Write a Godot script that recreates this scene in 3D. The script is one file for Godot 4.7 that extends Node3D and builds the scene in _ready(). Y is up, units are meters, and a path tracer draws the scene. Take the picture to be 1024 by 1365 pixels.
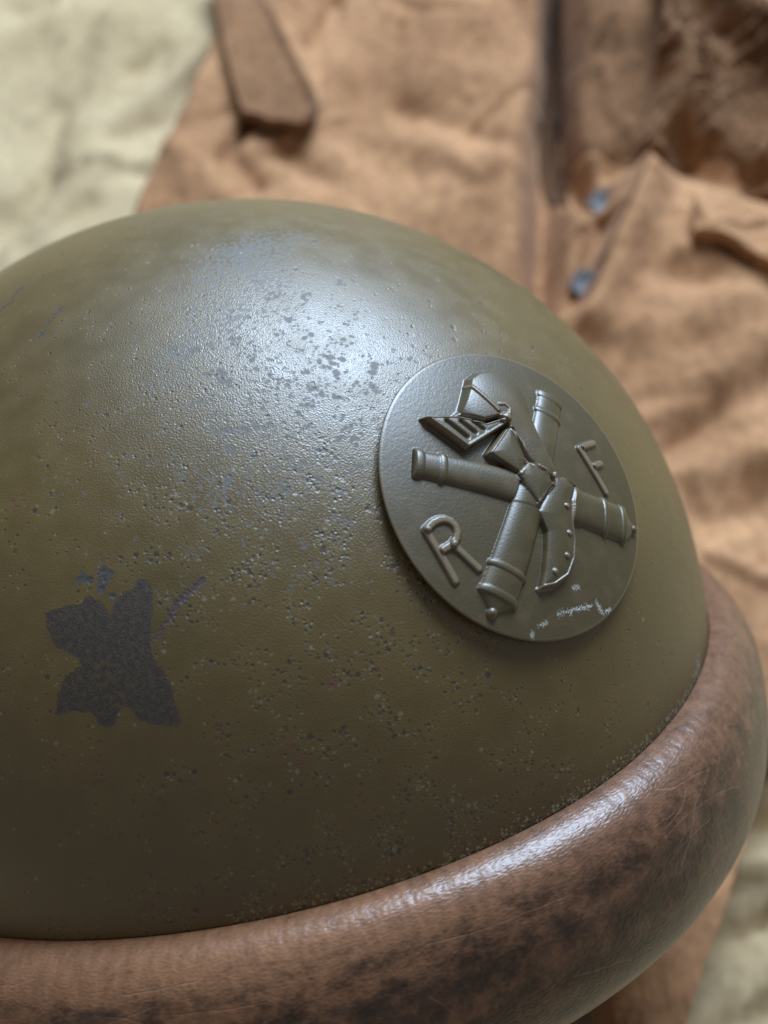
extends Node3D
# A steel helmet with a stamped badge and a leather pad, lying on a brown cotton garment on a khaki sheet. Units: metres.

const DOME_A := 0.11
const DOME_B := 0.11711
const DOME_H := 0.11699
const TURN := 1.0              # the paint map reaches this many radians from its centre
const BADGE_R := 0.0284

var helmet_frame := Transform3D(Basis(Vector3(0.73146, -0.30268, -0.61102), Vector3(-0.22129, 0.74221, -0.63258), Vector3(0.64498, 0.59792, 0.47592)), Vector3(0, 0.11662, 0))
var paint_axis := Vector3(-0.26060, 0.50611, 0.82216)
var paint_u := Vector3(0.95326, 0.0, 0.30215)
var paint_v := Vector3(0.15292, 0.86247, -0.48246)
var rng := RandomNumberGenerator.new()


func _ready() -> void:
	rng.seed = 7
	# --- camera, light, exposure
	var camera := Camera3D.new()
	camera.name = "camera"
	camera.position = Vector3(0.03097, 0.40233, 0.13332)
	camera.rotation_degrees = Vector3(-58, 0, 0)
	camera.near = 0.01
	camera.far = 20.0
	var lens := CameraAttributesPhysical.new()
	lens.frustum_focal_length = 27.798
	lens.frustum_focus_distance = 0.217
	lens.exposure_aperture = 7.0
	lens.frustum_near = 0.01
	lens.frustum_far = 20.0
	camera.attributes = lens
	add_child(camera)
	camera.current = true
	var around := WorldEnvironment.new()
	around.name = "environment"
	var env := Environment.new()
	env.background_mode = Environment.BG_COLOR
	env.background_color = Color(0.46, 0.46, 0.46)
	env.tonemap_mode = Environment.TONE_MAPPER_LINEAR
	env.tonemap_exposure = 1.0
	env.sdfgi_enabled = true
	env.ssao_enabled = true
	env.ssil_enabled = true
	around.environment = env
	add_child(around)
	window_light("window_light", Vector3(0.175, 0.735, -0.655), 1.9, Vector2(0.95, 0.78), 6.5, Color(0.80, 0.895, 1.0))
	window_light("wide_sheen_fill", Vector3(0.10, 0.80, -0.75), 2.4, Vector2(3.0, 1.3), 2.0, Color(0.80, 0.895, 1.0))  # added soft lamp, unseen, put in for a broad sheen on the dome
	# --- the surface underneath, the garment, the helmet
	build_sheet()
	build_garment()
	build_helmet()


func window_light(called: String, towards: Vector3, far: float, size: Vector2, energy: float, color: Color) -> void:  # serves the window and the added sheen lamp
	var lamp := AreaLight3D.new()
	lamp.name = called
	lamp.area_size = size
	lamp.area_normalize_energy = true
	lamp.light_energy = energy
	lamp.light_color = color
	lamp.shadow_enabled = true
	lamp.area_range = 8.0
	add_child(lamp)
	lamp.look_at_from_position(towards.normalized() * far, Vector3(0.03, 0.1, 0.0))


# ---------------------------------------------------------------- helpers

func tag(o: Node, label: String, category: String, group := "") -> void:
	o.set_meta("label", label)
	o.set_meta("category", category)
	if group:
		o.set_meta("group", group)


func put(called: String, mesh: Mesh, material: Material, parent: Node) -> MeshInstance3D:
	var o := MeshInstance3D.new()
	o.name = called
	o.mesh = mesh
	if material:
		o.material_override = material
	parent.add_child(o, true)
	return o


func arrays_mesh(v: PackedVector3Array, n: PackedVector3Array, uv: PackedVector2Array, index: PackedInt32Array, color := PackedColorArray()) -> ArrayMesh:
	var a := []
	a.resize(Mesh.ARRAY_MAX)
	a[Mesh.ARRAY_VERTEX] = v
	a[Mesh.ARRAY_NORMAL] = n
	a[Mesh.ARRAY_TEX_UV] = uv
	a[Mesh.ARRAY_INDEX] = index
	if color.size():
		a[Mesh.ARRAY_COLOR] = color
	var m := ArrayMesh.new()
	m.add_surface_from_arrays(Mesh.PRIMITIVE_TRIANGLES, a)
	return m


func noise_bytes(w: int, h: int, seed_: int, frequency: float, octaves := 3, kind := FastNoiseLite.TYPE_SIMPLEX_SMOOTH) -> PackedByteArray:
	var f := FastNoiseLite.new()
	f.seed = seed_
	f.noise_type = kind
	f.frequency = frequency
	f.fractal_octaves = octaves
	f.fractal_type = FastNoiseLite.FRACTAL_FBM if octaves > 1 else FastNoiseLite.FRACTAL_NONE
	var im := f.get_image(w, h)
	im.convert(Image.FORMAT_L8)
	return im.get_data()


func texture(w: int, h: int, format: Image.Format, data: PackedByteArray) -> ImageTexture:
	return ImageTexture.create_from_image(Image.create_from_data(w, h, false, format, data))


func pairs(flat: Array, scale := 1.0) -> PackedVector2Array:
	var out := PackedVector2Array()
	for i in range(0, flat.size(), 2):
		out.append(Vector2(flat[i], flat[i + 1]) * scale)
	return out


func box_of(points: PackedVector2Array, grow: float) -> Rect2:
	var r := Rect2(points[0], Vector2.ZERO)
	for p in points:
		r = r.expand(p)
	return r.grow(grow)


func line_distance(p: Vector2, points: PackedVector2Array) -> float:
	var best := 1e9
	for i in points.size() - 1:
		var a := points[i]
		var ab := points[i + 1] - a
		var t := clampf((p - a).dot(ab) / ab.length_squared(), 0.0, 1.0)
		best = minf(best, p.distance_squared_to(a + ab * t))
	return sqrt(best)


func inside_depth(p: Vector2, poly: PackedVector2Array) -> float:   # > 0 inside
	var best := 1e9
	var inside := false
	var j := poly.size() - 1
	for i in poly.size():
		var a := poly[j]
		var b := poly[i]
		var ab := b - a
		var t := clampf((p - a).dot(ab) / ab.length_squared(), 0.0, 1.0)
		best = minf(best, p.distance_squared_to(a + ab * t))
		if (b.y > p.y) != (a.y > p.y) and p.x < (a.x - b.x) * (p.y - b.y) / (a.y - b.y) + b.x:
			inside = not inside
		j = i
	return sqrt(best) if inside else -sqrt(best)


func along(points: PackedVector2Array, t: float) -> Vector2:
	var f := clampf(t, 0.0, 1.0) * (points.size() - 1)
	var i := mini(int(f), points.size() - 2)
	var k := f - i
	var p0 := points[maxi(i - 1, 0)]
	var p3 := points[mini(i + 2, points.size() - 1)]
	return points[i].cubic_interpolate(points[i + 1], p0, p3, k)


# ---------------------------------------------------------------- cloth

var folds := []
var fold_noise := FastNoiseLite.new()
var crease_noise := FastNoiseLite.new()


func fold(flat: Array, height_mm: float, width_mm: float) -> void:
	var points := pairs(flat, 0.01)
	folds.append([points, height_mm * 0.001, width_mm * 0.001, box_of(points, width_mm * 0.0025)])


func fold_height(p: Vector2) -> float:
	var h := 0.0
	for f in folds:
		var r: Rect2 = f[3]
		if r.has_point(p):
			var d: float = line_distance(p, f[0]) / f[2]
			h += f[1] * exp(-d * d)
	return h


func sheet_height(p: Vector2) -> float:
	var h := 0.003 * crease_noise.get_noise_2d(p.x * 0.5 + p.y * 0.4, p.y * 0.3) + 0.006 * (1.0 - absf(fold_noise.get_noise_2d(p.x * 0.8 + p.y * 0.5 + 3.0, p.y * 0.45 - p.x * 0.2)) * 2.0)
	return maxf(h, -0.004) + 0.003


func garment_height(p: Vector2) -> float:
	var h := 0.016 + fold_height(p)
	h += 0.007 * fold_noise.get_noise_2d(p.x * 0.9, p.y * 0.6) + 0.0020 * (1.0 - 2.0 * absf(crease_noise.get_noise_2d(p.x * 1.2, p.y * 0.8 + 5.0)))
	h += 0.018 * smoothstep(0.02, 0.09, p.x) + 0.095 * exp(-(p - Vector2(0.03, 0.03)).length_squared() / (2.0 * 0.05 * 0.05))   # bunched up under the helmet
	return maxf(h, 0.0095)


func cloth_patch(left: Array, right: Array, nu: int, nv: int, height: Callable, hem := 0.004) -> ArrayMesh:
	# a sheet of cloth between two polylines (cm on the table), its edges turned down by the hem
	var l := pairs(left, 0.01)
	var r := pairs(right, 0.01)
	var v := PackedVector3Array()
	var uv := PackedVector2Array()
	for j in nv + 3:
		var t := clampf((j - 1.0) / nv, 0.0, 1.0)
		var a := along(l, t)
		var b := along(r, t)
		for i in nu + 3:
			var s := clampf((i - 1.0) / nu, 0.0, 1.0)
			var p := a.lerp(b, s)
			var y: float = height.call(p, s, t)
			if i == 0 or j == 0 or i == nu + 2 or j == nv + 2:
				y -= hem
			v.append(Vector3(p.x, y, p.y))
			uv.append(p / 0.6)
	return grid_mesh(v, uv, nu + 3, nv + 3)


func grid_mesh(v: PackedVector3Array, uv: PackedVector2Array, w: int, h: int) -> ArrayMesh:
	var n := PackedVector3Array()
	n.resize(v.size())
	for j in h:
		for i in w:
			var dx := v[j * w + mini(i + 1, w - 1)] - v[j * w + maxi(i - 1, 0)]
			var dz := v[mini(j + 1, h - 1) * w + i] - v[maxi(j - 1, 0) * w + i]
			var up := dz.cross(dx)
			n[j * w + i] = up.normalized() if up.length_squared() > 1e-20 else Vector3.UP
	var lean := 0.0
	for q in n:
		lean += q.y
	if lean < 0.0:
		for k in n.size():
			n[k] = -n[k]
	var index := PackedInt32Array()
	for j in h - 1:
		for i in w - 1:
			var k := j * w + i
			index.append_array([k, k + 1, k + w, k + 1, k + w + 1, k + w])
	return arrays_mesh(v, n, uv, index)


func cloth_material(called: String, tone: Color, fade: Color, contrast: float, seed_: int) -> StandardMaterial3D:
	var s := 1024
	var large := noise_bytes(s, s, seed_, 0.006, 4)
	var fine := noise_bytes(s, s, seed_ + 1, 0.08, 3)
	var warp_im := Image.create_from_data(s, 32, false, Image.FORMAT_L8, noise_bytes(s, 32, seed_ + 2, 0.35, 2))
	warp_im.resize(s, s, Image.INTERPOLATE_BILINEAR)
	var weft_im := Image.create_from_data(32, s, false, Image.FORMAT_L8, noise_bytes(32, s, seed_ + 3, 0.35, 2))
	weft_im.resize(s, s, Image.INTERPOLATE_BILINEAR)
	var warp := warp_im.get_data()
	var weft := weft_im.get_data()
	var data := PackedByteArray()
	data.resize(s * s * 3)
	for k in s * s:
		var f := clampf((large[k] / 255.0 - 0.5) * 1.5 + 0.5, 0.0, 1.0)
		var m := 1.0 + contrast * ((fine[k] - 128) / 255.0 + 0.5 * (warp[k] + weft[k] - 256) / 255.0)
		data[k * 3] = clampi(int(255.0 * m * lerpf(tone.r, fade.r, f)), 0, 255)
		data[k * 3 + 1] = clampi(int(255.0 * m * lerpf(tone.g, fade.g, f)), 0, 255)
		data[k * 3 + 2] = clampi(int(255.0 * m * lerpf(tone.b, fade.b, f)), 0, 255)
	var m := StandardMaterial3D.new()
	m.resource_name = called
	m.albedo_texture = texture(s, s, Image.FORMAT_RGB8, data)
	m.roughness = 0.92
	m.metallic_specular = 0.25
	m.rim_enabled = true
	m.rim = 0.10
	m.rim_tint = 0.6
	m.heightmap_enabled = true
	m.heightmap_texture = texture(s, s, Image.FORMAT_L8, fine)
	m.heightmap_scale = 0.012
	return m


func build_sheet() -> void:
	fold_noise.seed = 11
	fold_noise.frequency = 9.0
	fold_noise.fractal_octaves = 2
	fold_noise.domain_warp_enabled = true
	fold_noise.domain_warp_amplitude = 0.05
	fold_noise.domain_warp_frequency = 6.0
	crease_noise.seed = 23
	crease_noise.frequency = 14.0
	crease_noise.fractal_octaves = 2
	crease_noise.domain_warp_enabled = true
	crease_noise.domain_warp_amplitude = 0.06
	crease_noise.domain_warp_frequency = 8.0
	folds = []
	fold([-5.3, -38.3, -8.3, -34.6, -9.9, -32.7], -8, 9)
	fold([-4.8, -40.3, -7.6, -36.6, -10.6, -33.7, -12, -31], 7, 9)
	fold([-12.1, -25.7, -9.8, -32.2, -5.8, -39.5], 6, 9)
	fold([-14.7, -29.1, -11.4, -36.0, -11.0, -42.0], 6, 10)
	fold([-18, -36, -14, -40, -10, -48], -5, 10)
	fold([-16, -22, -13, -30, -13.5, -36], -5, 7)
	fold([12.1, 1.6, 14.1, 1.2, 17.3, 1.1], -8, 6)
	fold([12.0, 2.9, 14.1, 2.4, 17.3, 2.5], 7, 6)
	fold([11.9, 6.8, 13.4, 5.0, 16.8, 3.9], -5, 5)
	for k in 40:
		var a := Vector2(rng.randf_range(-20, -5), rng.randf_range(-48, -18)) if k % 3 else Vector2(rng.randf_range(11, 19), rng.randf_range(-2, 9))
		var b := a + Vector2.from_angle(rng.randfn(-0.9, 0.5)) * rng.randf_range(2.0, 7.0)
		var mid := (a + b) * 0.5 + Vector2(rng.randfn(0, 0.5), rng.randfn(0, 0.5))
		fold([a.x, a.y, mid.x, mid.y, b.x, b.y], rng.randf_range(1.5, 3.5) * (1 if k % 2 else -1), rng.randf_range(3.0, 6.0))
	var n := 280
	var v := PackedVector3Array()
	var uv := PackedVector2Array()
	for j in n + 1:
		for i in n + 1:
			var a := 2.0 * i / n - 1.0
			var b := 2.0 * j / n - 1.0
			var p := Vector2(0.38 * a + 1.0 * a ** 7, -0.15 + 0.42 * b + 1.0 * b ** 7)
			v.append(Vector3(p.x, sheet_height(p) + fold_height(p), p.y))
			uv.append(p / 0.6)
	var m := cloth_material("khaki_cotton", Color8(172, 149, 113), Color8(189, 166, 130), 0.12, 31)
	var o := put("khaki_sheet", grid_mesh(v, uv, n + 1, n + 1), m, self)
	tag(o, "pale khaki green cotton sheet spread wrinkled under the brown garment", "sheet")


func build_garment() -> void:
	folds = []
	fold([0.5, -42.5, 0.3, -41.4, -0.7, -39.2], -8, 5)
	fold([3.8, -33.8, 6.2, -31.7, 9.1, -29.0], -4, 6)
	fold([3.0, -31.8, 5.6, -29.9, 8.4, -27.6], 4, 9)
	fold([2.2, -36.5, 5.2, -35.5, 8.5, -33.5], 4, 14)
	fold([8.0, -41.6, 8.8, -41.0, 10.2, -37.7], -6, 10)
	fold([12.3, -46, 12.2, -43.3, 11.5, -36.0, 10.7, -30.6, 10.2, -25.7, 9.7, -20.4], -26, 8)
	fold([10.8, -44, 10.0, -36.0, 9.2, -30.6, 8.7, -25.7, 8.2, -20.4], 6, 14)
	fold([11.0, -32.0, 11.3, -29.5, 12.0, -27.6, 12.3, -26.0], -20, 6)
	fold([12.6, -24.3, 11.4, -21.0, 10.9, -19.6], -12, 5)
	fold([14.8, -27.4, 13.9, -24.5, 12.6, -21.7, 11.4, -18.6], 13, 10)
	fold([13.6, -28.0, 16.5, -28.4, 19.8, -27.2, 22.4, -26.6], -12, 9)
	fold([16.4, -24.9, 13.7, -19.1, 11.8, -15.6], 3, 4)
	fold([14.8, -7.8, 16.4, -6.9, 18.6, -7.2], 4, 3)
	fold([13.2, -18.0, 16.0, -18.6, 20, -21.2], 5, 10)
	fold([15.0, -21.2, 17.8, -20.4, 21, -20.6], -7, 8)
	fold([13.4, -13.8, 16.5, -15.9, 19, -17.6], 4, 7)
	fold([14.0, -12.6, 16.5, -14.4, 18.5, -15.6], -4, 6)
	fold([17.0, -24, 17.6, -20, 16.6, -16, 17.2, -12], 4, 9)
	fold([14.5, -11.3, 18.7, -12.0], 6, 9)
	fold([14.8, -9.3, 18.3, -10.0], -4, 7)
	fold([-3.2, -33.2, -3.6, -32.2, -4.5, -30.2], -9, 4)
	fold([-3.8, -29.8, -2.7, -28.3], -6, 5)
	fold([-6.8, -30.6, -4.2, -27.6], 4, 9)
	fold([-1.5, -30.3, 0.5, -28.5], -5, 7)
	fold([-1.8, -35.2, -1.2, -33.5], 3, 12)
	for k in 60:   # small creases
		var a := Vector2(rng.randf_range(-5, 23), rng.randf_range(-42, -8))
		var b := a + Vector2.from_angle(rng.randf() * TAU) * rng.randf_range(1.5, 4.5)
		var mid := (a + b) * 0.5 + Vector2(rng.randfn(0, 0.4), rng.randfn(0, 0.4))
		fold([a.x, a.y, mid.x, mid.y, b.x, b.y], rng.randf_range(1.2, 2.8) * (1 if k % 2 else -1), rng.randf_range(2.0, 4.0))
	var body_cloth := cloth_material("brown_cotton", Color8(150, 109, 76), Color8(180, 135, 97), 0.22, 51)
	var shaded_cloth := cloth_material("brown_cotton_shaded", Color8(116, 82, 56), Color8(140, 102, 71), 0.30, 61)  # body cotton in a darker copy, shade painted into the colour
	var shade_cloth := cloth_material("brown_cotton_deep_shade", Color8(74, 50, 33), Color8(90, 63, 43), 0.30, 71)  # darkest copy, paints the shade deep in the fold
	var g := Node3D.new()
	g.name = "brown_garment"
	add_child(g)
	tag(g, "faded brown cotton garment with two grey buttons lying crumpled behind the helmet", "clothing")
	var body := func(p: Vector2, _s: float, _t: float) -> float: return garment_height(p)
	put("body", cloth_patch([-5.9, -47.3, -5.6, -42.0, -5.6, -39.5, -6.7, -33.2, -8.3, -26.7, -8.1, -18.0, -5.7, -10.0, -1.2, -3.8, 5.2, 2.0, 7.5, 4.8, 9.1, 7.5, 9.3, 9.8],
		[19.9, -45.2, 21.5, -41.7, 23.2, -39.2, 26.2, -35.4, 26.8, -28.1, 24.7, -19.2, 22.6, -10.0, 19.8, -3.8, 16.1, -1.5, 13.6, 3.8, 11.6, 7.5, 10.6, 9.8], 190, 300, body, 0.036), body_cloth, g)
	var strap := func(p: Vector2, s: float, t: float) -> float:
		return lerpf(0.019, garment_height(p), 0.25) + 0.006 + 0.006 * t + 0.003 * exp(-((s - 0.95) / 0.06) ** 2) - 0.012 * (1.0 - smoothstep(0.0, 0.34, t)) * s
	put("strap", cloth_patch([-6.3, -45, -5.55, -41, -4.8, -37.0, -3.8, -33.0, -3.2, -32.2, -2.2, -31.4], [-4.0, -45, -2.95, -41.4, -1.6, -37.4, -0.15, -33.4, 0.0, -32.2, -0.4, -31.1], 30, 70, strap, 0.005), shaded_cloth, g)  # the darker cloth paints in the shade on the strap
	var inside_slope := func(p: Vector2, s: float, t: float) -> float:
		return garment_height(p) + 0.004 + 0.046 * (1.0 - smoothstep(0.12, 1.0, t)) + 0.004 * sin(s * 9.0 + t * 2.0) * (1.0 - t) + 0.005 * fold_noise.get_noise_2d(p.x * 2.0, p.y)
	put("shaded_waistband_inside", cloth_patch([12.3, -48.5, 12.2, -43, 11.8, -36.0, 11.5, -28.8], [18.6, -48.5, 18.0, -43, 16.7, -36.0, 15.0, -28.3], 50, 90, inside_slope, 0.01), shaded_cloth, g)  # shade of the waistband inside is put into its cloth colour
	var crumple := func(p: Vector2, s: float, t: float) -> float:
		return garment_height(p) + 0.006 + 0.030 * (1.0 - smoothstep(0.05, 1.0, t)) + 0.011 * sin(s * 10.0 + 2.0 * t + 5.0 * crease_noise.get_noise_2d(p.x * 0.5, p.y * 0.4)) * smoothstep(0.0, 0.25, t) * (1.15 - 0.5 * t) + 0.004 * fold_noise.get_noise_2d(p.x, p.y)
	put("waistband", cloth_patch([15.9, -37.5, 15.6, -34, 15.0, -30.5, 14.3, -28.0], [24.4, -31.0, 24.4, -29.8, 24.2, -28.4, 23.8, -26.3], 90, 70, crumple, 0.01), shaded_cloth, g)
	var edge := func(p: Vector2, s: float, _t: float) -> float: return garment_height(p) + 0.039 - 0.006 * (s - 0.5) ** 2 - 0.002 * s
	put("waistband_edge", cloth_patch([15.8, -37.7, 18.0, -36.1, 20.1, -34.4, 22.2, -32.8, 24.5, -31.1], [15.6, -37.0, 17.8, -35.4, 19.9, -33.7, 22.0, -32.1, 24.3, -30.4], 10, 60, edge, 0.005), body_cloth, g)
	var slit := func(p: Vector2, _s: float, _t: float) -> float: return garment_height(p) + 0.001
	put("fold_shade_strip", cloth_patch([12.0, -47, 11.9, -43.3, 11.1, -36.0, 10.5, -31.5, 10.6, -28.5, 11.5, -26.0], [13.1, -47, 13.0, -43.3, 12.2, -36.0, 11.6, -31.5, 12.2, -28.5, 12.3, -26.2], 12, 90, slit, 0.001), shade_cloth, g)  # dark strip painted as the shade in the fold valley
	var flap := func(p: Vector2, s: float, t: float) -> float: return garment_height(p) + 0.004 + 0.003 * t + 0.002 * sin(s * 7.0)
	put("pocket_flap", cloth_patch([16.6, -25.7, 16.3, -24.4, 16.0, -22.8], [21.7, -23.4, 21.4, -21.8, 21.1, -20.2], 50, 30, flap, 0.006), body_cloth, g)
	var fly := func(p: Vector2, _s: float, _t: float) -> float: return garment_height(p) + 0.003
	put("fly", cloth_patch([11.7, -29.2, 11.2, -25.7, 10.6, -23.0, 9.6, -20.0], [15.1, -28.1, 13.6, -24.8, 12.3, -21.9, 11.2, -19.4], 40, 80, fly, 0.004), body_cloth, g)
	var grey := StandardMaterial3D.new()
	grey.resource_name = "grey_metal"
	grey.albedo_color = Color8(86, 83, 82)
	grey.metallic = 0.2
	grey.roughness = 0.62
	for spot in [Vector2(0.128, -0.261), Vector2(0.116, -0.213)]:
		var b := put("button", button_mesh(), grey, g)
		b.position = Vector3(spot.x, garment_height(spot) + 0.0045, spot.y)
		b.rotation_degrees = Vector3(14, 0, 8)


func button_mesh() -> ArrayMesh:
	var profile := PackedVector2Array([Vector2(0.0, 0.0017), Vector2(0.0034, 0.0017), Vector2(0.0042, 0.0020), Vector2(0.0050, 0.0024), Vector2(0.0058, 0.0024), Vector2(0.0064, 0.0018), Vector2(0.0063, 0.0006), Vector2(0.0054, 0.0), Vector2(0.0, 0.0)])
	var st := SurfaceTool.new()
	st.begin(Mesh.PRIMITIVE_TRIANGLES)
	st.set_smooth_group(0)
	var n := 28
	for k in n:
		for i in profile.size() - 1:
			var q := []
			for c in [[k, i], [k + 1, i], [k + 1, i + 1], [k, i + 1]]:
				var a: float = TAU * c[0] / n
				q.append(Vector3(cos(a) * profile[c[1]].x, profile[c[1]].y, sin(a) * profile[c[1]].x))
			for t in [0, 1, 2, 0, 2, 3]:
				st.add_vertex(q[t])
	st.generate_normals()
	return st.commit()


# ---------------------------------------------------------------- helmet

func dome_point(turn: float, rise: float) -> Vector3:
	var c := cos(rise)
	var s := sin(rise)
	var r := (absf(c) ** 2.1996 + absf(s) ** 2.1996) ** (-1.0 / 2.1996) * (1.0 - 0.01847 * sin(2.0 * rise) ** 2 + 0.00969 * sin(4.0 * rise) * c)
	var e := 1.91725
	var w := (absf(cos(turn)) ** e + absf(sin(turn)) ** e) ** (-1.0 / e)
	w = 1.0 + (w - 1.0) * c * c
	return Vector3(DOME_A * r * w * c * sin(turn), DOME_H * r * s, DOME_B * r * w * c * cos(turn))


func paint_uv(p: Vector3) -> Vector2:
	var d := p.normalized()
	var t := acos(clampf(d.dot(paint_axis), -1.0, 1.0))
	var s := Vector2(d.dot(paint_u), -d.dot(paint_v))
	s = s.normalized() if s.length_squared() > 1e-12 else Vector2.ZERO
	return Vector2(0.5, 0.5) + s * t / (2.0 * TURN)


func build_helmet() -> void:
	var h := Node3D.new()
	h.name = "helmet"
	h.transform = helmet_frame
	add_child(h)
	tag(h, "worn olive brown steel helmet with round crossed cannons badge and brown leather pad", "helmet")
	build_shell(h)
	build_pad(h)
	build_badge(h)


func build_shell(parent: Node3D) -> void:
	var nt := 400
	var np := 130
	var skirt := 8
	var rows := skirt + np + 1
	var w := nt + 1
	var v := PackedVector3Array()
	var uv := PackedVector2Array()
	var n := PackedVector3Array()
	for j in rows:
		for i in w:
			var turn := TAU * i / nt
			var p: Vector3
			if j < skirt:
				p = dome_point(turn, 0.0) - Vector3(0, 0.034 * (skirt - j) / skirt, 0)
				n.append((dome_point(turn + 0.001, 0.0) - dome_point(turn - 0.001, 0.0)).cross(Vector3(0, 1, 0)).normalized() * -1.0)
			else:
				var rise := PI / 2.0 * minf((j - skirt) / float(np), 0.9999)
				p = dome_point(turn, rise)
				var a := dome_point(turn + 0.002, rise) - dome_point(turn - 0.002, rise)
				var b := dome_point(turn, rise + 0.002) - dome_point(turn, rise - 0.002)
				n.append(a.cross(b).normalized())
			if n[n.size() - 1].dot(p) < 0.0:
				n[n.size() - 1] = -n[n.size() - 1]
			v.append(p)
			uv.append(paint_uv(p))
	var near := PackedInt32Array()
	var far := PackedInt32Array()
	for j in rows - 1:
		for i in nt:
			var k := j * w + i
			var inside := true
			for c in [k, k + 1, k + w, k + w + 1]:
				inside = inside and (uv[c] - Vector2(0.5, 0.5)).length() < 0.498
			(near if inside else far).append_array([k, k + w, k + 1, k + 1, k + w, k + w + 1])
	# the inside of the steel, 1.4 mm in
	var base := v.size()
	for k in base:
		v.append(v[k] - n[k] * 0.0014)
		n.append(-n[k])
		uv.append(uv[k])
	for j in rows - 1:
		for i in nt:
			var k := base + j * w + i
			far.append_array([k, k + 1, k + w, k + 1, k + w + 1, k + w])
	for i in nt:   # the turned edge
		far.append_array([i, i + 1, base + i, i + 1, base + i + 1, base + i])
	var m := arrays_mesh(v, n, uv, near)
	var a := []
	a.resize(Mesh.ARRAY_MAX)
	a[Mesh.ARRAY_VERTEX] = v
	a[Mesh.ARRAY_NORMAL] = n
	a[Mesh.ARRAY_TEX_UV] = uv
	a[Mesh.ARRAY_INDEX] = far
	m.add_surface_from_arrays(Mesh.PRIMITIVE_TRIANGLES, a)
	m.surface_set_material(0, paint_material())
	var plain := StandardMaterial3D.new()
	plain.resource_name = "olive_paint_plain"
	plain.albedo_color = Color8(92, 73, 33)
	plain.roughness = 0.38
	plain.metallic_specular = 0.7
	m.surface_set_material(1, plain)
	put("shell", m, null, parent)


func blobs(size: int, list: Array, floor_: float) -> PackedByteArray:
	# smooth density map from [u, v, radius, weight]
	var im := Image.create_empty(128, 128, false, Image.FORMAT_L8)
	for j in 128:
		for i in 128:
			var d := floor_
			for b in list:
				var q: float = ((i / 127.0 - b[0]) ** 2 + (j / 127.0 - b[1]) ** 2) / (b[2] * b[2])
				d += b[3] * exp(-q)
			im.set_pixel(i, j, Color(clampf(d, 0, 1), 0, 0))
	im.resize(size, size, Image.INTERPOLATE_BILINEAR)
	return im.get_data()


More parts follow.
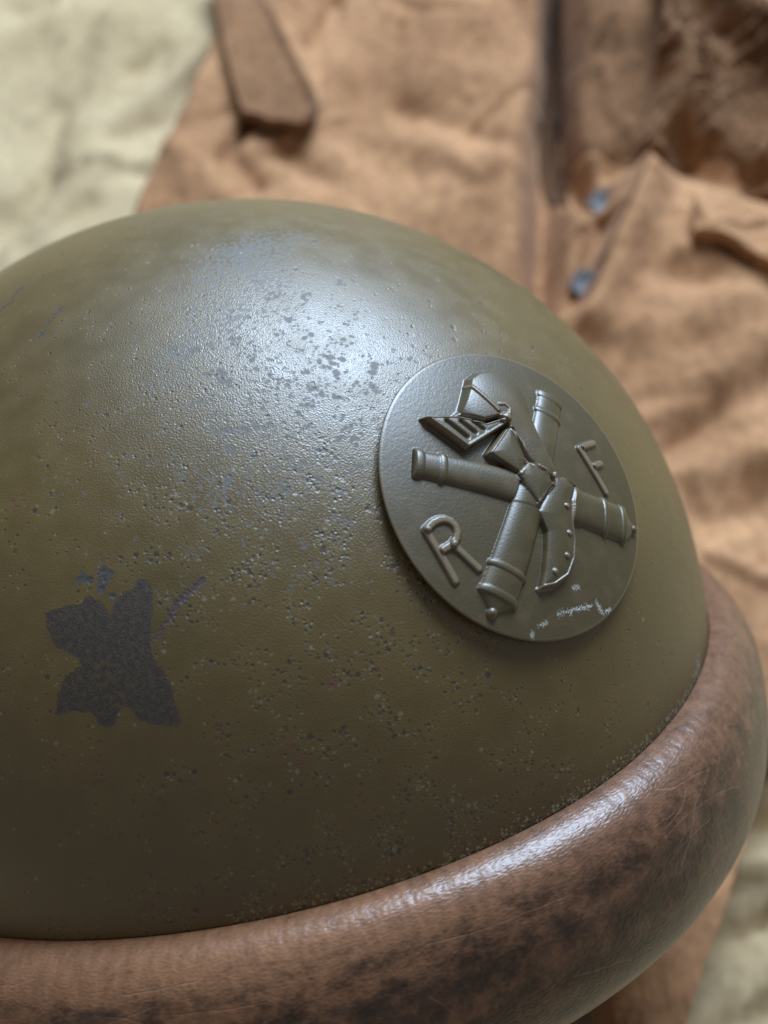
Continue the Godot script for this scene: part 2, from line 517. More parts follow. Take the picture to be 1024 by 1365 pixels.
func paint_material() -> StandardMaterial3D:
	var s := 2048
	var grain := noise_bytes(s, s, 101, 0.30, 2)
	var chip := noise_bytes(s, s, 102, 0.075, 3)
	var mottle := noise_bytes(s, s, 103, 0.012, 4)
	var wide := noise_bytes(s, s, 104, 0.0025, 2)
	# where the paint is chipped through to the grey steel
	var chips := blobs(s, [[0.40, 0.325, 0.02, 0.35], [0.425, 0.31, 0.02, 0.45], [0.455, 0.30, 0.025, 0.45], [0.49, 0.289, 0.022, 0.5], [0.53, 0.262, 0.025, 0.5], [0.46, 0.25, 0.03, 0.35], [0.52, 0.20, 0.03, 0.5], [0.555, 0.19, 0.03, 0.5], [0.594, 0.20, 0.03, 0.42], [0.54, 0.225, 0.03, 0.45], [0.49, 0.225, 0.03, 0.38],
		[0.52, 0.36, 0.09, 0.15],
		[0.404, 0.43, 0.018, 0.36], [0.415, 0.447, 0.018, 0.38], [0.498, 0.503, 0.012, 0.42], [0.38, 0.478, 0.012, 0.34], [0.45, 0.45, 0.015, 0.3], [0.304, 0.38, 0.012, 0.34], [0.337, 0.416, 0.012, 0.28], [0.40, 0.36, 0.05, 0.10], [0.49, 0.46, 0.05, 0.10], [0.45, 0.40, 0.06, 0.08]], 0.10)
	var rough_area := blobs(s, [[0.45, 0.37, 0.10, 0.8], [0.50, 0.44, 0.09, 0.7], [0.42, 0.45, 0.10, 0.4], [0.40, 0.75, 0.12, 0.35], [0.5, 0.3, 0.1, 0.3]], 0.55)
	var height := PackedByteArray()
	var rough := PackedByteArray()
	var color := PackedByteArray()
	height.resize(s * s)
	rough.resize(s * s)
	color.resize(s * s * 3)
	for k in s * s:
		var g := grain[k] - 128
		var amp := rough_area[k]
		var mo := mottle[k] - 128
		var hh := 140 + ((g * amp) >> 9) + (mo >> 4)
		var tone := 256 + (mo >> 3) + ((wide[k] - 128) >> 3) + (g >> 3)
		var r := (93 * tone) >> 8
		var gg := (74 * tone) >> 8
		var b := (33 * tone) >> 8
		var ro := 110 + (mo >> 3) + (g >> 4)
		var over := chip[k] + (chips[k] >> 1) - 222 + (mo >> 3)
		if over > 0:
			var f := mini(over * 24, 256)
			r += ((84 - r) * f) >> 8
			gg += ((77 - gg) * f) >> 8
			b += ((68 - b) * f) >> 8
			ro += ((150 - ro) * f) >> 8
			hh -= (16 * f) >> 8
		height[k] = clampi(hh, 0, 255)
		rough[k] = clampi(ro, 0, 255)
		color[k * 3] = clampi(r, 0, 255)
		color[k * 3 + 1] = clampi(gg, 0, 255)
		color[k * 3 + 2] = clampi(b, 0, 255)
	var maps := [color, height, rough]
	# pits all over, some of them rusty, thickest in the middle and along the rim
	for k in 17000:
		var at := Vector2(rng.randf(), rng.randf())
		if k % 3 == 0:
			at = Vector2(rng.randfn(0.46, 0.10), rng.randfn(0.55, 0.12))
		elif k % 7 == 0:
			at = Vector2(rng.randfn(0.40, 0.12), rng.randfn(0.735, 0.02))
		at = at.clamp(Vector2.ZERO, Vector2(0.999, 0.999))
		if mottle[int(at.y * s) * s + int(at.x * s)] < 108 + rng.randi() % 60:
			continue
		var radius := rng.randf_range(1.5, 3.6) * (1.8 if rng.randf() < 0.08 else 1.0)
		var kind := rng.randf()
		var tint := Color8(48, 44, 36) if kind < 0.55 else (Color8(84, 52, 34) if kind < 0.66 else Color8(120, 112, 92))  # the pale tint paints in glints off the pit walls
		pit(maps, s, at, radius, tint, rng.randi_range(-100, -50) if kind < 0.75 else 40, 110)
	# bare spots where the light catches the crown
	for k in 330:
		var at := Vector2(rng.randfn(0.52, 0.05), rng.randfn(0.37, 0.055))
		if k % 3 == 0:
			at = Vector2(rng.randfn(0.44, 0.07), rng.randfn(0.45, 0.06))
		var big := rng.randf_range(2.0, 4.5) * (2.0 if rng.randf() < 0.18 else 1.0)
		for i in 4:
			pit(maps, s, at + Vector2(rng.randfn(0, 1), rng.randfn(0, 1)) * big / 2600.0, big * rng.randf_range(0.6, 1.1), Color8(80, 72, 64), -10, 165)
	# rust spots
	for k in 70:
		var at := Vector2(rng.randf_range(0.2, 0.85), rng.randf_range(0.15, 0.75))
		for i in rng.randi_range(2, 6):
			pit(maps, s, at + Vector2(rng.randfn(0, 1), rng.randfn(0, 1)) * 0.0022, rng.randf_range(1.5, 4.0), Color8(94, 56, 34), -40, 140)
	for q in [[0.392, 0.6365, 14], [0.398, 0.645, 9], [0.488, 0.662, 6], [0.266, 0.369, 7], [0.273, 0.37, 8], [0.289, 0.637, 7], [0.249, 0.602, 7], [0.35, 0.60, 5], [0.44, 0.60, 5]]:
		for i in 10:
			pit(maps, s, Vector2(q[0], q[1]) + Vector2(rng.randfn(0, 1), rng.randfn(0, 1)) * q[2] / 2600.0, rng.randf_range(2, 6), Color8(96, 58, 36), -20, 140)
	# deposits in the groove above the pad
	var rim := pairs([0.8335, 0.7129, 0.8311, 0.7200, 0.7676, 0.7379, 0.6997, 0.7485, 0.6360, 0.7568, 0.5854, 0.7588, 0.5268, 0.7629, 0.4605, 0.7633, 0.3928, 0.7565, 0.3001, 0.7475])
	for i in 900:
		var t := rng.randf() ** 1.5
		var p := along(rim, t) + Vector2(rng.randfn(0, 0.002), rng.randfn(0.004, 0.004) - 0.002)
		pit(maps, s, p, rng.randf_range(1.5, 4.5), Color8(138, 132, 112) if i % 3 else Color8(44, 42, 30), 40 if i % 3 else -40, 170)
	# the large worn patch and the bits round it
	var wear := pairs([0.2599, 0.4673, 0.2702, 0.4676, 0.2900, 0.4731, 0.2928, 0.4698, 0.2994, 0.4724, 0.3041, 0.4805, 0.3060, 0.4925, 0.3117, 0.4856, 0.3205, 0.4793, 0.3290, 0.4802, 0.3383, 0.4744, 0.3431, 0.4807, 0.3390, 0.4953, 0.3323, 0.5099, 0.3262, 0.5219, 0.3242, 0.5342, 0.3285, 0.5462, 0.3286, 0.5607, 0.3276, 0.5735, 0.3271, 0.5848, 0.3225, 0.5867, 0.3097, 0.5809, 0.2984, 0.5725, 0.2938, 0.5595, 0.2900, 0.5565, 0.2841, 0.5609, 0.2772, 0.5691, 0.2673, 0.5643, 0.2680, 0.5564, 0.2643, 0.5512, 0.2539, 0.5460, 0.2377, 0.5423, 0.2458, 0.5287, 0.2557, 0.5193, 0.2715, 0.5165, 0.2720, 0.5110, 0.2579, 0.4943, 0.2565, 0.4796], s)
	var box := box_of(wear, 6)
	var remains := pairs([0.2885, 0.5321, 0.2979, 0.5509, 0.2807, 0.5273, 0.3214, 0.5154, 0.29, 0.525, 0.285, 0.55], s)
	for y in range(int(box.position.y), int(box.end.y)):
		for x in range(int(box.position.x), int(box.end.x)):
			var k := y * s + x
			var p := Vector2(x, y)
			var d := inside_depth(p, wear) + (chip[k] - 128) * 0.03
			if d < -1.0:
				if d > -4.0:
					height[k] = clampi(height[k] + int(16.0 * (4.0 + d) / 3.0), 0, 255)
				continue
			var keep := 0.0
			for q in remains:
				keep += exp(-p.distance_squared_to(q) / 500.0)
			var left := chip[k] / 255.0 - 0.5 + keep * 0.16 - 0.29
			var f := clampf(d + 1.0, 0, 1) * (1.0 - clampf(left * 5.0, 0.0, 0.45)) * (1.0 - 0.7 * clampf((grain[k] - 150) / 40.0 + (mottle[k] - 128) / 300.0, 0.0, 1.0))
			var tone := 1.0 + (grain[k] - 128) / 190.0 + (chip[k] - 128) / 350.0
			paint(maps, k, Color8(56, 45, 38) * tone, f)
			rough[k] = int(lerpf(rough[k], 128 + (grain[k] >> 3), f))
			height[k] = clampi(int(lerpf(height[k], 118.0 + (grain[k] - 128) * 0.30, f)), 0, 255)
	for q in [[0.2963, 0.4553, 13], [0.3008, 0.4589, 8], [0.3162, 0.4619, 14], [0.3100, 0.4634, 14], [0.3079, 0.4696, 8], [0.3135, 0.457, 10], [0.313, 0.478, 5]]:
		for i in 14:
			pit(maps, s, Vector2(q[0], q[1]) + Vector2(rng.randfn(0, 1), rng.randfn(0, 1)) * q[2] / 5200.0, rng.randf_range(2, 7), Color8(62, 58, 58), -20, 140)
	var scratch := pairs([0.3286, 0.5229, 0.3422, 0.5142, 0.3551, 0.5038, 0.3672, 0.4990, 0.3789, 0.4945])
	for i in 220:
		var t := rng.randf()
		pit(maps, s, along(scratch, t) + Vector2(rng.randfn(0, 0.0012), rng.randfn(0, 0.0012)), rng.randf_range(1.5, 5.0) * (0.5 + t * (1.3 - t) * 1.6), Color8(74, 58, 58), -30, 130)
	# dark scuffs at the far left, fine scratches
	for q in [[0.321, 0.12, 0.335, 0.112], [0.34, 0.205, 0.36, 0.188], [0.305, 0.135, 0.322, 0.13], [0.33, 0.215, 0.338, 0.21]]:
		for i in 40:
			pit(maps, s, Vector2(q[0], q[1]).lerp(Vector2(q[2], q[3]), rng.randf()) + Vector2(rng.randfn(0, 1), rng.randfn(0, 1)) * 0.0015, rng.randf_range(1.5, 4.5), Color8(52, 46, 42), -25, 150)
	for i in 70:
		var a := Vector2(rng.randfn(0.45, 0.07), rng.randfn(0.38, 0.08))
		var b := a + Vector2.from_angle(rng.randf_range(0.2, 1.5)) * rng.randf_range(0.004, 0.018)
		for j in 40:
			pit(maps, s, a.lerp(b, j / 40.0), 1.2, Color8(100, 90, 58), 14, 90)
	var m := StandardMaterial3D.new()
	m.resource_name = "olive_paint"
	m.albedo_texture = texture(s, s, Image.FORMAT_RGB8, color)
	m.roughness = 1.0
	m.roughness_texture = texture(s, s, Image.FORMAT_L8, rough)
	m.metallic_specular = 0.7
	m.heightmap_enabled = true
	m.heightmap_texture = texture(s, s, Image.FORMAT_L8, height)
	m.heightmap_scale = 0.018
	return m


func paint(maps: Array, k: int, tint: Color, f: float) -> void:
	var c: PackedByteArray = maps[0]
	c[k * 3] = clampi(int(lerpf(c[k * 3], tint.r * 255.0, f)), 0, 255)
	c[k * 3 + 1] = clampi(int(lerpf(c[k * 3 + 1], tint.g * 255.0, f)), 0, 255)
	c[k * 3 + 2] = clampi(int(lerpf(c[k * 3 + 2], tint.b * 255.0, f)), 0, 255)


func pit(maps: Array, s: int, at: Vector2, radius: float, tint: Color, depth: int, roughness: int) -> void:
	var c := at * s
	var e := Vector2.from_angle(rng.randf() * TAU)
	var squash := rng.randf_range(0.55, 1.0)
	var h: PackedByteArray = maps[1]
	var ro: PackedByteArray = maps[2]
	for y in range(maxi(0, int(c.y - radius - 1)), mini(s, int(c.y + radius + 2))):
		for x in range(maxi(0, int(c.x - radius - 1)), mini(s, int(c.x + radius + 2))):
			var d := Vector2(x, y) - c
			var q := Vector2(d.dot(e), d.dot(Vector2(-e.y, e.x)) / squash).length() / radius
			if q < 1.0:
				var f := minf((1.0 - q) * 2.0, 1.0)
				var k := y * s + x
				paint(maps, k, tint, f * 0.8)
				h[k] = clampi(h[k] + int(depth * f), 0, 255)
				ro[k] = int(lerpf(ro[k], roughness, f))


# ---------------------------------------------------------------- leather pad

func build_pad(parent: Node3D) -> void:
	var nt := 420
	var np := 40
	var half := deg_to_rad(128.0)
	var v := PackedVector3Array()
	var uv := PackedVector2Array()
	var n := PackedVector3Array()
	var run := 0.0
	var last := dome_point(-half, 0.0)
	var lump := FastNoiseLite.new()
	lump.seed = 5
	lump.frequency = 14.0
	for i in nt + 1:
		var turn := lerpf(-half, half, i / float(nt))
		var c := dome_point(turn, 0.0)
		run += c.distance_to(last)
		last = c
		var out := (dome_point(turn + 0.002, 0.0) - dome_point(turn - 0.002, 0.0)).cross(Vector3.UP).normalized()
		if out.dot(c) < 0.0:
			out = -out
		var ends := sqrt(clampf((half - absf(turn)) / 0.12, 0.0, 1.0))
		var width := (0.01166 - 0.0005 * sin(turn)) * lerpf(0.25, 1.0, ends)
		var tall := 0.02196 - 0.00123 * cos(turn) - 0.00162 * sin(turn)
		for j in np + 1:
			var a := lerpf(PI / 2.0, -PI / 2.0, j / float(np))
			var u := absf(cos(a)) ** (2.0 / 2.31)
			var w := signf(sin(a)) * absf(sin(a)) ** (2.0 / 2.31)
			var y := -tall + tall * w
			var o := width * u + 0.0611 * y * -1.0 * -1.0 + 0.0002
			var swell := 0.0006 * lump.get_noise_3d(c.x, c.z, j * 0.004) * u
			v.append(c + out * (o + swell) + Vector3(0, y - 0.0003, 0))
			uv.append(Vector2(run / 0.56, j / float(np)))
			n.append(out)
	var w2 := np + 1
	for i in nt + 1:
		for j in w2:
			var d1 := v[mini(i + 1, nt) * w2 + j] - v[maxi(i - 1, 0) * w2 + j]
			var d2 := v[i * w2 + mini(j + 1, np)] - v[i * w2 + maxi(j - 1, 0)]
			var q := d1.cross(d2).normalized()
			if j < w2 / 2 and q.dot(n[i * w2 + j] + Vector3(0, 0.8, 0)) < 0.0 or j >= w2 / 2 and q.dot(n[i * w2 + j] - Vector3(0, 0.8, 0)) < 0.0:
				q = -q
			n[i * w2 + j] = q
	var index := PackedInt32Array()
	for i in nt:
		for j in np:
			var k := i * w2 + j
			index.append_array([k, k + w2, k + 1, k + 1, k + w2, k + w2 + 1])
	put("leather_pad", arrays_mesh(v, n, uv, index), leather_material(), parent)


func leather_material() -> StandardMaterial3D:
	var sw := 2048
	var sh := 512
	var squeezed := func(seed_: int, frequency: float, octaves: int, kind: int) -> PackedByteArray:   # the map is longer than it is wide: keep the grain round
		var im := Image.create_from_data(3800, sh, false, Image.FORMAT_L8, noise_bytes(3800, sh, seed_, frequency, octaves, kind))
		im.resize(sw, sh, Image.INTERPOLATE_BILINEAR)
		return im.get_data()
	var pore: PackedByteArray = squeezed.call(201, 0.20, 2, FastNoiseLite.TYPE_CELLULAR)
	var fine: PackedByteArray = squeezed.call(202, 0.12, 3, FastNoiseLite.TYPE_SIMPLEX_SMOOTH)
	var speck: PackedByteArray = squeezed.call(206, 0.045, 4, FastNoiseLite.TYPE_SIMPLEX_SMOOTH)
	var blotch: PackedByteArray = squeezed.call(203, 0.014, 6, FastNoiseLite.TYPE_SIMPLEX_SMOOTH)
	var streak_im := Image.create_from_data(sw, 64, false, Image.FORMAT_L8, noise_bytes(sw, 64, 204, 0.11, 3))
	streak_im.resize(sw, sh, Image.INTERPOLATE_BILINEAR)
	var streak := streak_im.get_data()
	var band_im := Image.create_from_data(128, sh, false, Image.FORMAT_L8, noise_bytes(128, sh, 205, 0.018, 3))
	band_im.resize(sw, sh, Image.INTERPOLATE_BILINEAR)
	var band := band_im.get_data()
	var height := PackedByteArray()
	var rough := PackedByteArray()
	var color := PackedByteArray()
	height.resize(sw * sh)
	rough.resize(sw * sh)
	color.resize(sw * sh * 3)
	for y in sh:
		var v := y / float(sh)
		var worn := 1.0 - smoothstep(0.16, 0.36, v)   # the upper face is lighter, the outer face darker
		for x in sw:
			var k := y * sw + x
			var f := fine[k] / 255.0 - 0.5
			var st := streak[k] / 255.0 - 0.5
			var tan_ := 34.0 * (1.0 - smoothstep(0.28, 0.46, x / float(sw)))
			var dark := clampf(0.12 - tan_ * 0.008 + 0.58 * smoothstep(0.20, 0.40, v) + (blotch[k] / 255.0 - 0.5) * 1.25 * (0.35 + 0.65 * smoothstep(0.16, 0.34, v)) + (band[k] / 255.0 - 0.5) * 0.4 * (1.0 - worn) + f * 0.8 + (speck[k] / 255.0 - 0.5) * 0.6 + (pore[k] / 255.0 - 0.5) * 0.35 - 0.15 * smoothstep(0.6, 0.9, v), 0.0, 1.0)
			var m := 1.0 + f * 0.22 + st * 0.20 + (pore[k] / 255.0 - 0.5) * 0.10
			color[k * 3] = clampi(int(lerpf(118 + tan_, 55, dark) * m), 0, 255)
			color[k * 3 + 1] = clampi(int(lerpf(82 + tan_ * 0.75, 37, dark) * m), 0, 255)
			color[k * 3 + 2] = clampi(int(lerpf(60 + tan_ * 0.5, 25, dark) * m), 0, 255)
			height[k] = clampi(int(128 + f * 60 + st * 95 * (0.4 + worn) + (pore[k] - 128) * 0.22), 0, 255)
			rough[k] = clampi(int(86 + f * 40 - dark * 10 + worn * 8), 0, 255)
	var maps := [color, height, rough]
	# pale scratches and cracks, dark stains
	for i in 130:
		var a := Vector2(rng.randf() * sw, rng.randf_range(0.15, 0.8) * sh)
		var dir := Vector2.from_angle(rng.randfn(0.0, 0.35) if i % 3 else rng.randfn(1.4, 0.4))
		var steps := rng.randi_range(10, 90)
		var pale := rng.randf() < 0.88
		for j in steps:
			dir = dir.rotated(rng.randfn(0, 0.09))
			a += dir * 1.3
			leather_dot(maps, sw, sh, a, 1.3, Color8(158, 126, 106) if pale else Color8(50, 38, 34), 0.35 if pale else 0.4, -22)
	for q in [[0.335, 0.50, 26], [0.345, 0.44, 18], [0.36, 0.52, 22], [0.44, 0.46, 30], [0.46, 0.52, 34], [0.48, 0.44, 24], [0.27, 0.30, 8], [0.30, 0.55, 24], [0.56, 0.40, 20]]:
		for i in 60:
			leather_dot(maps, sw, sh, Vector2(q[0] * sw, q[1] * sh) + Vector2(rng.randfn(0, 1.3), rng.randfn(0, 1)) * q[2], rng.randf_range(2, 9), Color8(52, 42, 42), 0.16, 0)
	var m := StandardMaterial3D.new()
	m.resource_name = "brown_leather"
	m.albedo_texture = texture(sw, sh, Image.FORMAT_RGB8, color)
	m.roughness = 1.0
	m.roughness_texture = texture(sw, sh, Image.FORMAT_L8, rough)
	m.heightmap_enabled = true
	m.heightmap_texture = texture(sw, sh, Image.FORMAT_L8, height)
	m.metallic_specular = 0.55
	m.heightmap_scale = 0.026
	return m


func leather_dot(maps: Array, sw: int, sh: int, c: Vector2, radius: float, tint: Color, strength: float, depth: int) -> void:
	var h: PackedByteArray = maps[1]
	for y in range(maxi(0, int(c.y - radius)), mini(sh, int(c.y + radius + 2))):
		for x in range(maxi(0, int(c.x - radius)), mini(sw, int(c.x + radius + 2))):
			var q := Vector2(x, y).distance_to(c) / radius
			if q < 1.0:
				var k := y * sw + x
				paint(maps, k, tint, strength * (1.0 - q * q))
				if depth:
					h[k] = clampi(h[k] + depth, 0, 255)


# ---------------------------------------------------------------- badge: one stamped relief, cut into its pieces

const DISC := 0
const CANNON := 1
const CANNON_2 := 2
const SKULL := 3
const VISOR := 4
const CHEEK := 5
const NECK := 6
const TAIL := 7
const LETTER_R := 8
const LETTER_F := 9

var plates := []      # [piece, polygon, height, swell, swell width, edge, box]
var strokes := []     # [piece, polyline, radius, height, box, base]


func plate(piece: int, flat: Array, height: float, swell: float, swell_width: float, edge := 0.45) -> void:
	var p := pairs(flat)
	plates.append([piece, p, height, swell, swell_width, edge, box_of(p, 1.0)])


func stroke(piece: int, flat: Array, radius: float, height: float) -> void:
	var p := pairs(flat)
	strokes.append([piece, p, radius, height, box_of(p, radius * 2.0)])


func cannon_height(p: Vector2, muzzle: Vector2, tip: Vector2, collar: bool) -> float:
	var axis := (tip - muzzle).normalized()
	var s := (p - muzzle).dot(axis)
	var d := absf((p - muzzle).cross(axis))
	if s < -0.2 or s > 50.0 or d > 5.5:
		return -1.0
	var w := lerpf(2.6, 3.75, clampf(s / 41.0, 0, 1))
	var h := 1.75
	if s > 46.3:
		w = lerpf(3.6, 0.9, clampf((s - 46.3) / 2.4, 0, 1))
		h = lerpf(1.7, 0.9, clampf((s - 46.3) / 2.4, 0, 1))
	var ring := 0.0
	for r in [[0.6, 0.75], [5.1, 0.5], [40.8, 0.5], [45.8, 0.65]]:
		var q: float = clampf(1.0 - ((s - r[0]) / (r[1] * 1.25)) ** 2, 0.0, 1.0)
		ring = maxf(ring, sqrt(q))
	if collar and s > 31.0 and s < 34.6:
		ring = maxf(ring, 0.9)
	w += ring * 0.42
	h += ring * 0.32
	if s < 0.0:
		h *= clampf(1.0 + s / 0.2, 0, 1)
	var out := -1.0
	if not collar:
		h *= lerpf(0.62, 1.0, smoothstep(2.0, 22.0, s))   # the upper right barrel is struck shallower
	if d < w and s < 48.9:
		out = h * sqrt(1.0 - (d / w) ** 2.4)
	var knob := (p - (muzzle + axis * 49.0)).length() / 1.05
	if knob < 1.0:
		out = maxf(out, 1.5 * sqrt(1.0 - knob * knob))
	return out


func relief(p: Vector2, dimple: FastNoiseLite) -> Vector3:   # height in mm, piece, how rubbed
	var h := 0.015 * dimple.get_noise_2d(p.x, p.y)
	var piece := DISC
	var rub := 0.0
	var c := cannon_height(p, Vector2(-18.5, 12.7), Vector2(19.9, -16.9), true)
	if c > h + 0.02:
		h = c
		piece = CANNON
	c = cannon_height(p, Vector2(19.0, 13.0), Vector2(-20.0, -16.9), false)
	if c > 0.15 and (piece == DISC or c > 0.5):
		h = maxf(c + (0.15 if piece == CANNON else 0.0), h if piece == DISC else 0.0)
		piece = CANNON_2
	for q in plates:
		var box: Rect2 = q[6]
		if not box.has_point(p):
			continue
		var d := inside_depth(p, q[1])
		if d > -0.15:
			var f := smoothstep(-0.15, q[5], d)
			var t: float = clampf(d / q[4], 0.0, 1.0)
			var top: float = q[2] + q[3] * sqrt(t * (2.0 - t))
			if q[0] == SKULL:
				var e1 := maxf(0.0, 1.0 - ((p - Vector2(4.6, 15.5)) / Vector2(9.0, 8.6)).length_squared())
				var e2 := maxf(0.0, 1.0 - ((p - Vector2(5.6, 5.5)) / Vector2(5.5, 12.0)).length_squared())
				top = 0.95 + 2.5 * sqrt(minf(1.0, (e1 ** 3 + (0.8 * e2) ** 3) ** (1.0 / 3.0)))
			if top * f > h * 0.55 or d > 0.1:
				h = lerpf(h, top, f)
				if f > 0.3:
					piece = q[0]
	for q in strokes:
		var box: Rect2 = q[4]
		if not box.has_point(p):
			continue
		var d: float = line_distance(p, q[1]) / q[2]
		if q[3] < 0.0:
			if d < 1.6:
				h += q[3] * exp(-d * d * 2.0)
		elif d < 1.0:
			h += q[3] * (sqrt(1.0 - d ** 4) if q[0] >= LETTER_R else sqrt(1.0 - d * d))
			rub = maxf(rub, 1.0 - d * d)
			if q[0] != DISC:
				piece = q[0]
		elif d < 1.5:
			h += 0.0
	return Vector3(h * 0.72, piece, rub)


func build_badge(parent: Node3D) -> void:
	plate(SKULL, [0.4, 21.4, 2.0, 22.7, 4.8, 23.2, 8.3, 22.5, 11.0, 20.4, 12.0, 17.2, 11.2, 14.0, 9.6, 10.7, 8.4, 7.4, 7.4, 2.6, 7.2, -1.2, 5.0, -2.6, 3.0, 1.0, 1.7, 3.6, 1.6, 8.0, 2.0, 11.5, 1.2, 12.9, -1.7, 13.4, -4.0, 15.6, -6.8, 17.2, -4.4, 17.8, -2.4, 19.2], 0.7, 2.3, 6.0, 0.9)
	plate(VISOR, [-12.3, 19.4, -8.4, 10.4, 2.0, 11.3, 2.6, 12.4, 1.2, 13.0, -1.7, 13.3, -3.7, 15.0, -6.6, 17.0], 2.3, 0.5, 1.6, 0.3)
	plate(CHEEK, [1.8, 10.9, -5.1, 8.2, -1.3, 2.2, 1.8, 3.5, 3.2, 10.2], 2.0, 0.8, 2.6, 0.4)
	plate(NECK, [1.7, 3.5, -1.8, 2.4, -1.2, -4.4, 4.5, -2.4, 4.4, 0.6], 2.1, 0.8, 2.8, 0.4)
	plate(TAIL, [6.2, -1.0, 4.2, -2.2, -1.7, -5.3, -2.3, -9.2, -4.4, -12.1, -6.9, -15.1, -9.3, -17.5, -6.2, -18.4, -2.3, -18.2, 0.9, -16.1, 3.1, -13.3, 4.9, -10.0, 7.4, -6.8, 10.2, -4.6, 8.6, -2.2], 1.25, 1.1, 3.6, 0.4)
	for g in [[-8.9, 16.6, -7.3, 12.4], [-6.3, 15.4, -5.2, 12.5], [-3.9, 14.4, -3.1, 12.4]]:
		stroke(VISOR, g, 0.52, -1.0)
	stroke(VISOR, [-12.0, 19.1, -8.2, 10.8, 2.0, 11.5], 0.42, 0.35)
	stroke(VISOR, [-12.0, 19.1, -6.6, 16.8, -3.7, 14.8, -1.7, 13.2, 1.2, 12.8, 2.2, 12.3], 0.38, 0.3)
	stroke(SKULL, [0.6, 21.2, 2.1, 14.4], 0.42, 0.45)
	stroke(SKULL, [2.2, 12.4, 2.9, 12.5], 0.95, 0.9)
	stroke(SKULL, [3.3, 15.3, 4.4, 14.9, 4.7, 13.7, 4.0, 12.9], 0.35, 0.35)
	stroke(CHEEK, [2.4, 10.6, 2.9, 6.8, 1.7, 3.5], 0.36, 0.35)
	stroke(CHEEK, [1.8, 10.7, -4.9, 8.1], 0.36, 0.3)
	stroke(NECK, [1.9, 3.3, 4.2, 0.6, 4.4, -2.4], 0.34, 0.35)
	stroke(CHEEK, [-1.2, 2.3, 1.7, 3.5], 0.34, 0.35)
	stroke(NECK, [-1.1, -4.2, 4.5, -2.4, 5.8, -0.9], 0.40, 0.45)
	stroke(TAIL, [8.8, -2.4, 10.0, -4.8, 7.2, -6.9, 4.7, -10.1, 2.9, -13.3, 0.7, -16.0, -2.4, -18.0, -6.2, -18.2, -9.2, -17.4], 0.46, 0.5)
	for q in [[4.8, -7.1], [2.1, -11.6], [-0.9, -14.9], [-5.1, -16.2]]:
		stroke(TAIL, [q[0], q[1], q[0] + 0.05, q[1]], 0.62, 0.55)
	stroke(LETTER_R, [-23.6, 1.1, -23.4, -8.8], 0.80, 0.85)
	stroke(LETTER_R, [-23.3, 1.3, -21.6, 1.75, -20.4, 1.7, -19.3, 1.3, -18.5, 0.5, -18.2, -0.6, -18.5, -1.7, -19.3, -2.6, -20.6, -3.1, -22.7, -3.2], 0.76, 0.8)
	stroke(LETTER_R, [-20.4, -3.3, -18.3, -9.0], 0.76, 0.8)
	stroke(LETTER_F, [17.6, 1.4, 17.9, -8.4], 0.80, 0.85)
	stroke(LETTER_F, [18.6, 1.4, 22.4, 1.1], 0.76, 0.8)
	stroke(LETTER_F, [18.7, -2.9, 21.0, -3.1], 0.76, 0.8)

	var c := Vector3(0.00063, 0.05568, 0.10548)
	var eu := Vector3(0.99995, 0.0, -0.00961)
	var ev := Vector3(-0.00450, 0.88364, -0.46814)
	var en := Vector3(0.00849, 0.46817, 0.88360)
	var dimple := FastNoiseLite.new()
	dimple.seed = 77
	dimple.frequency = 0.9
	dimple.fractal_octaves = 2
	var dust := FastNoiseLite.new()
	dust.seed = 78
	dust.frequency = 2.2
	dust.fractal_octaves = 2
	var patina := FastNoiseLite.new()
	patina.seed = 79
	patina.frequency = 0.12
	patina.fractal_octaves = 3
	# polar rim, square grid inside: rings of vertices give a clean round edge
	var rings := 230
	var spokes := 860
	var radius_mm := BADGE_R * 1000.0
	var v := PackedVector3Array()
	var n := PackedVector3Array()
	var uv := PackedVector2Array()
	var color := PackedColorArray()
	var piece := PackedInt32Array()
	var green := Color(0.068, 0.048, 0.017)
	var bronze := Color(0.22, 0.155, 0.09)
	var chalk := Color(0.62, 0.63, 0.60)
	var scuffs := [pairs([-14.4, -24.2, -14.0, -23.2]), pairs([-11.6, -23.0, -10.2, -23.2]), pairs([-7.2, -23.0, -5.0, -23.4, -4.4, -24.0]), pairs([-4.0, -23.6, -1.2, -24.4, 0.6, -25.0]), pairs([2.4, -25.0, 2.7, -27.2]), pairs([4.0, -27.4, 4.9, -27.5]), pairs([-1.4, -20.4, -0.2, -20.8])]
	var found := PackedVector3Array()
	for j in rings + 1:
		for i in spokes + 1:
			var a := TAU * i / spokes
			found.append(relief(Vector2(cos(a), sin(a)) * radius_mm * pow(j / float(rings), 0.72), dimple))
	var across := spokes + 1
	for pass_ in 1:   # pressed sheet metal has no knife edges
		var soft := found.duplicate()
		for j in range(1, rings):
			for i in across:
				var k := j * across + i
				var l := j * across + (i - 1 if i > 0 else spokes - 1)
				var g := j * across + (i + 1 if i < spokes else 1)
				var mean := 0.25 * (found[l].x + found[g].x + found[k - across].x + found[k + across].x)
				soft[k].x = lerpf(found[k].x, mean, 0.6)
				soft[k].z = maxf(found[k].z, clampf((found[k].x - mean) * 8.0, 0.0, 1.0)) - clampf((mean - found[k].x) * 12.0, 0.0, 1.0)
		found = soft
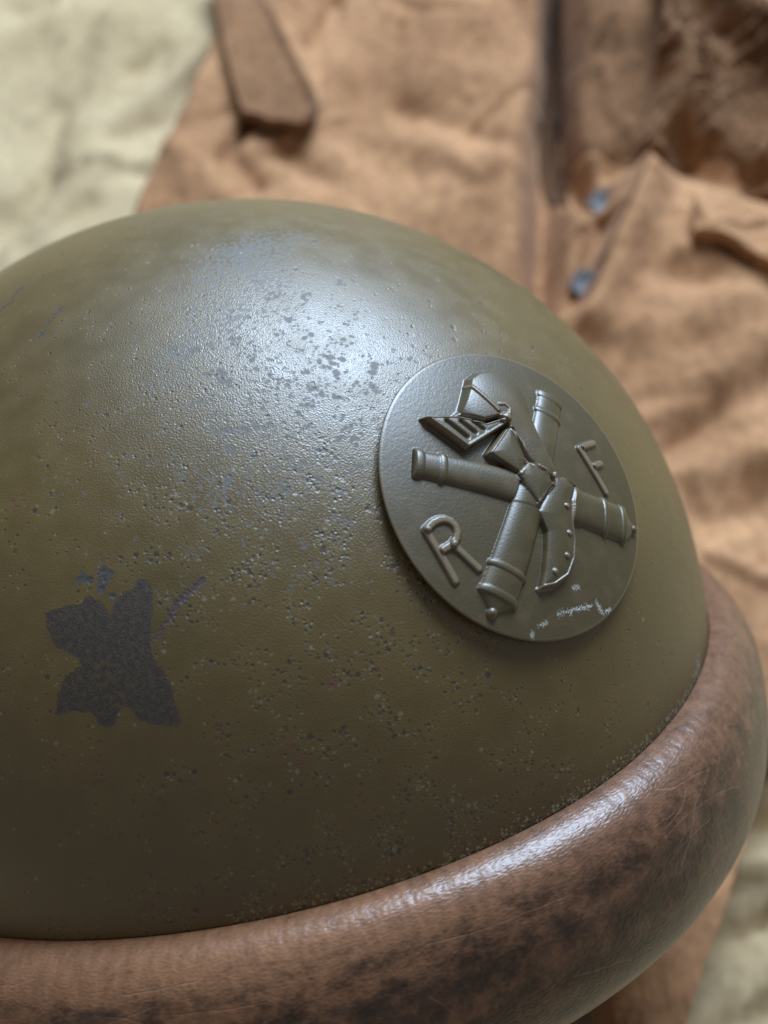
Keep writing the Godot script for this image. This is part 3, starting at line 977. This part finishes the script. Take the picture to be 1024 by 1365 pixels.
	for j in rings + 1:
		var rr := radius_mm * pow(j / float(rings), 0.72)
		for i in spokes + 1:
			var a := TAU * i / spokes
			var p := Vector2(cos(a), sin(a)) * rr
			var r := found[j * across + i]
			var rim := clampf((radius_mm - rr) / 0.5, 0.0, 1.0)
			var y := 1.4 - p.length_squared() / 240.0 + r.x - 0.12 * (1.0 - rim) ** 2
			v.append(c + (eu * p.x + ev * p.y + en * y) * 0.001)
			uv.append(p / 60.0)
			piece.append(int(r.y))
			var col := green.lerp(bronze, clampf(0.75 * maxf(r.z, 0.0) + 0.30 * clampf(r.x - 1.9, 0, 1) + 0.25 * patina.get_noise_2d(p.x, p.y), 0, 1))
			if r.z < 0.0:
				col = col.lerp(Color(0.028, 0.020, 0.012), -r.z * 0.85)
			if rim < 0.8:
				col = col.lerp(bronze, 0.35)
			if p.y < -19.0:
				for q in scuffs:
					var d := line_distance(p, q)
					if d < 0.8 and dust.get_noise_2d(p.x * 2.0, p.y * 2.0) > d * 0.9 - 0.05:
						col = col.lerp(chalk, 0.75)
			color.append(col)
	# the rolled edge and the back of the disc
	for k in 4:
		for i in spokes + 1:
			var a := TAU * i / spokes
			var rr: float = radius_mm + [0.12, 0.10, -0.2, -3.0][k]
			var y: float = 1.4 - radius_mm * radius_mm / 240.0 - [0.22, 0.5, 0.6, 0.6][k]
			var p := Vector2(cos(a), sin(a)) * rr
			v.append(c + (eu * p.x + ev * p.y + en * y) * 0.001)
			uv.append(p / 60.0)
			piece.append(DISC)
			color.append(green.lerp(bronze, 0.3))
	var w := spokes + 1
	var total := rings + 5
	n.resize(v.size())
	for j in total:
		for i in w:
			var l := i - 1 if i > 0 else spokes - 1
			var rgt := i + 1 if i < spokes else 1
			var d1 := v[j * w + rgt] - v[j * w + l]
			var d2 := v[mini(j + 1, total - 1) * w + i] - v[maxi(j - 1, 0) * w + i]
			var q := d2.cross(d1)
			q = q.normalized() if q.length_squared() > 1e-22 else en
			n[j * w + i] = en if j == 0 else q
	var cells := {}
	for k in 10:
		cells[k] = PackedInt32Array()
	for j in total - 1:
		for i in spokes:
			var k := j * w + i
			var kind := maxi(maxi(piece[k], piece[k + 1]), maxi(piece[k + w], piece[k + w + 1]))
			cells[kind].append_array([k, k + 1, k + w, k + 1, k + w + 1, k + w])
	var m := StandardMaterial3D.new()
	m.resource_name = "badge_paint"
	m.vertex_color_use_as_albedo = true
	m.roughness = 0.41
	m.metallic_specular = 0.75
	var size := 1024
	m.heightmap_enabled = true
	m.heightmap_texture = texture(size, size, Image.FORMAT_L8, noise_bytes(size, size, 301, 0.10, 3))
	m.heightmap_scale = 0.002
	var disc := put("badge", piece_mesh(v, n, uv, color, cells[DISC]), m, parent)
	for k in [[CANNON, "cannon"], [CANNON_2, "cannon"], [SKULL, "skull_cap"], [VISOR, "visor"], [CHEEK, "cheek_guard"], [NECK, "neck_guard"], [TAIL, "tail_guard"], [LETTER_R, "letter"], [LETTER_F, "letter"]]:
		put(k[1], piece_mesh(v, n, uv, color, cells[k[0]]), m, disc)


func piece_mesh(v: PackedVector3Array, n: PackedVector3Array, uv: PackedVector2Array, color: PackedColorArray, index: PackedInt32Array) -> ArrayMesh:
	var at := {}
	var v2 := PackedVector3Array()
	var n2 := PackedVector3Array()
	var uv2 := PackedVector2Array()
	var c2 := PackedColorArray()
	var i2 := PackedInt32Array()
	for k in index:
		if not at.has(k):
			at[k] = v2.size()
			v2.append(v[k])
			n2.append(n[k])
			uv2.append(uv[k])
			c2.append(color[k])
		i2.append(at[k])
	return arrays_mesh(v2, n2, uv2, i2, c2)
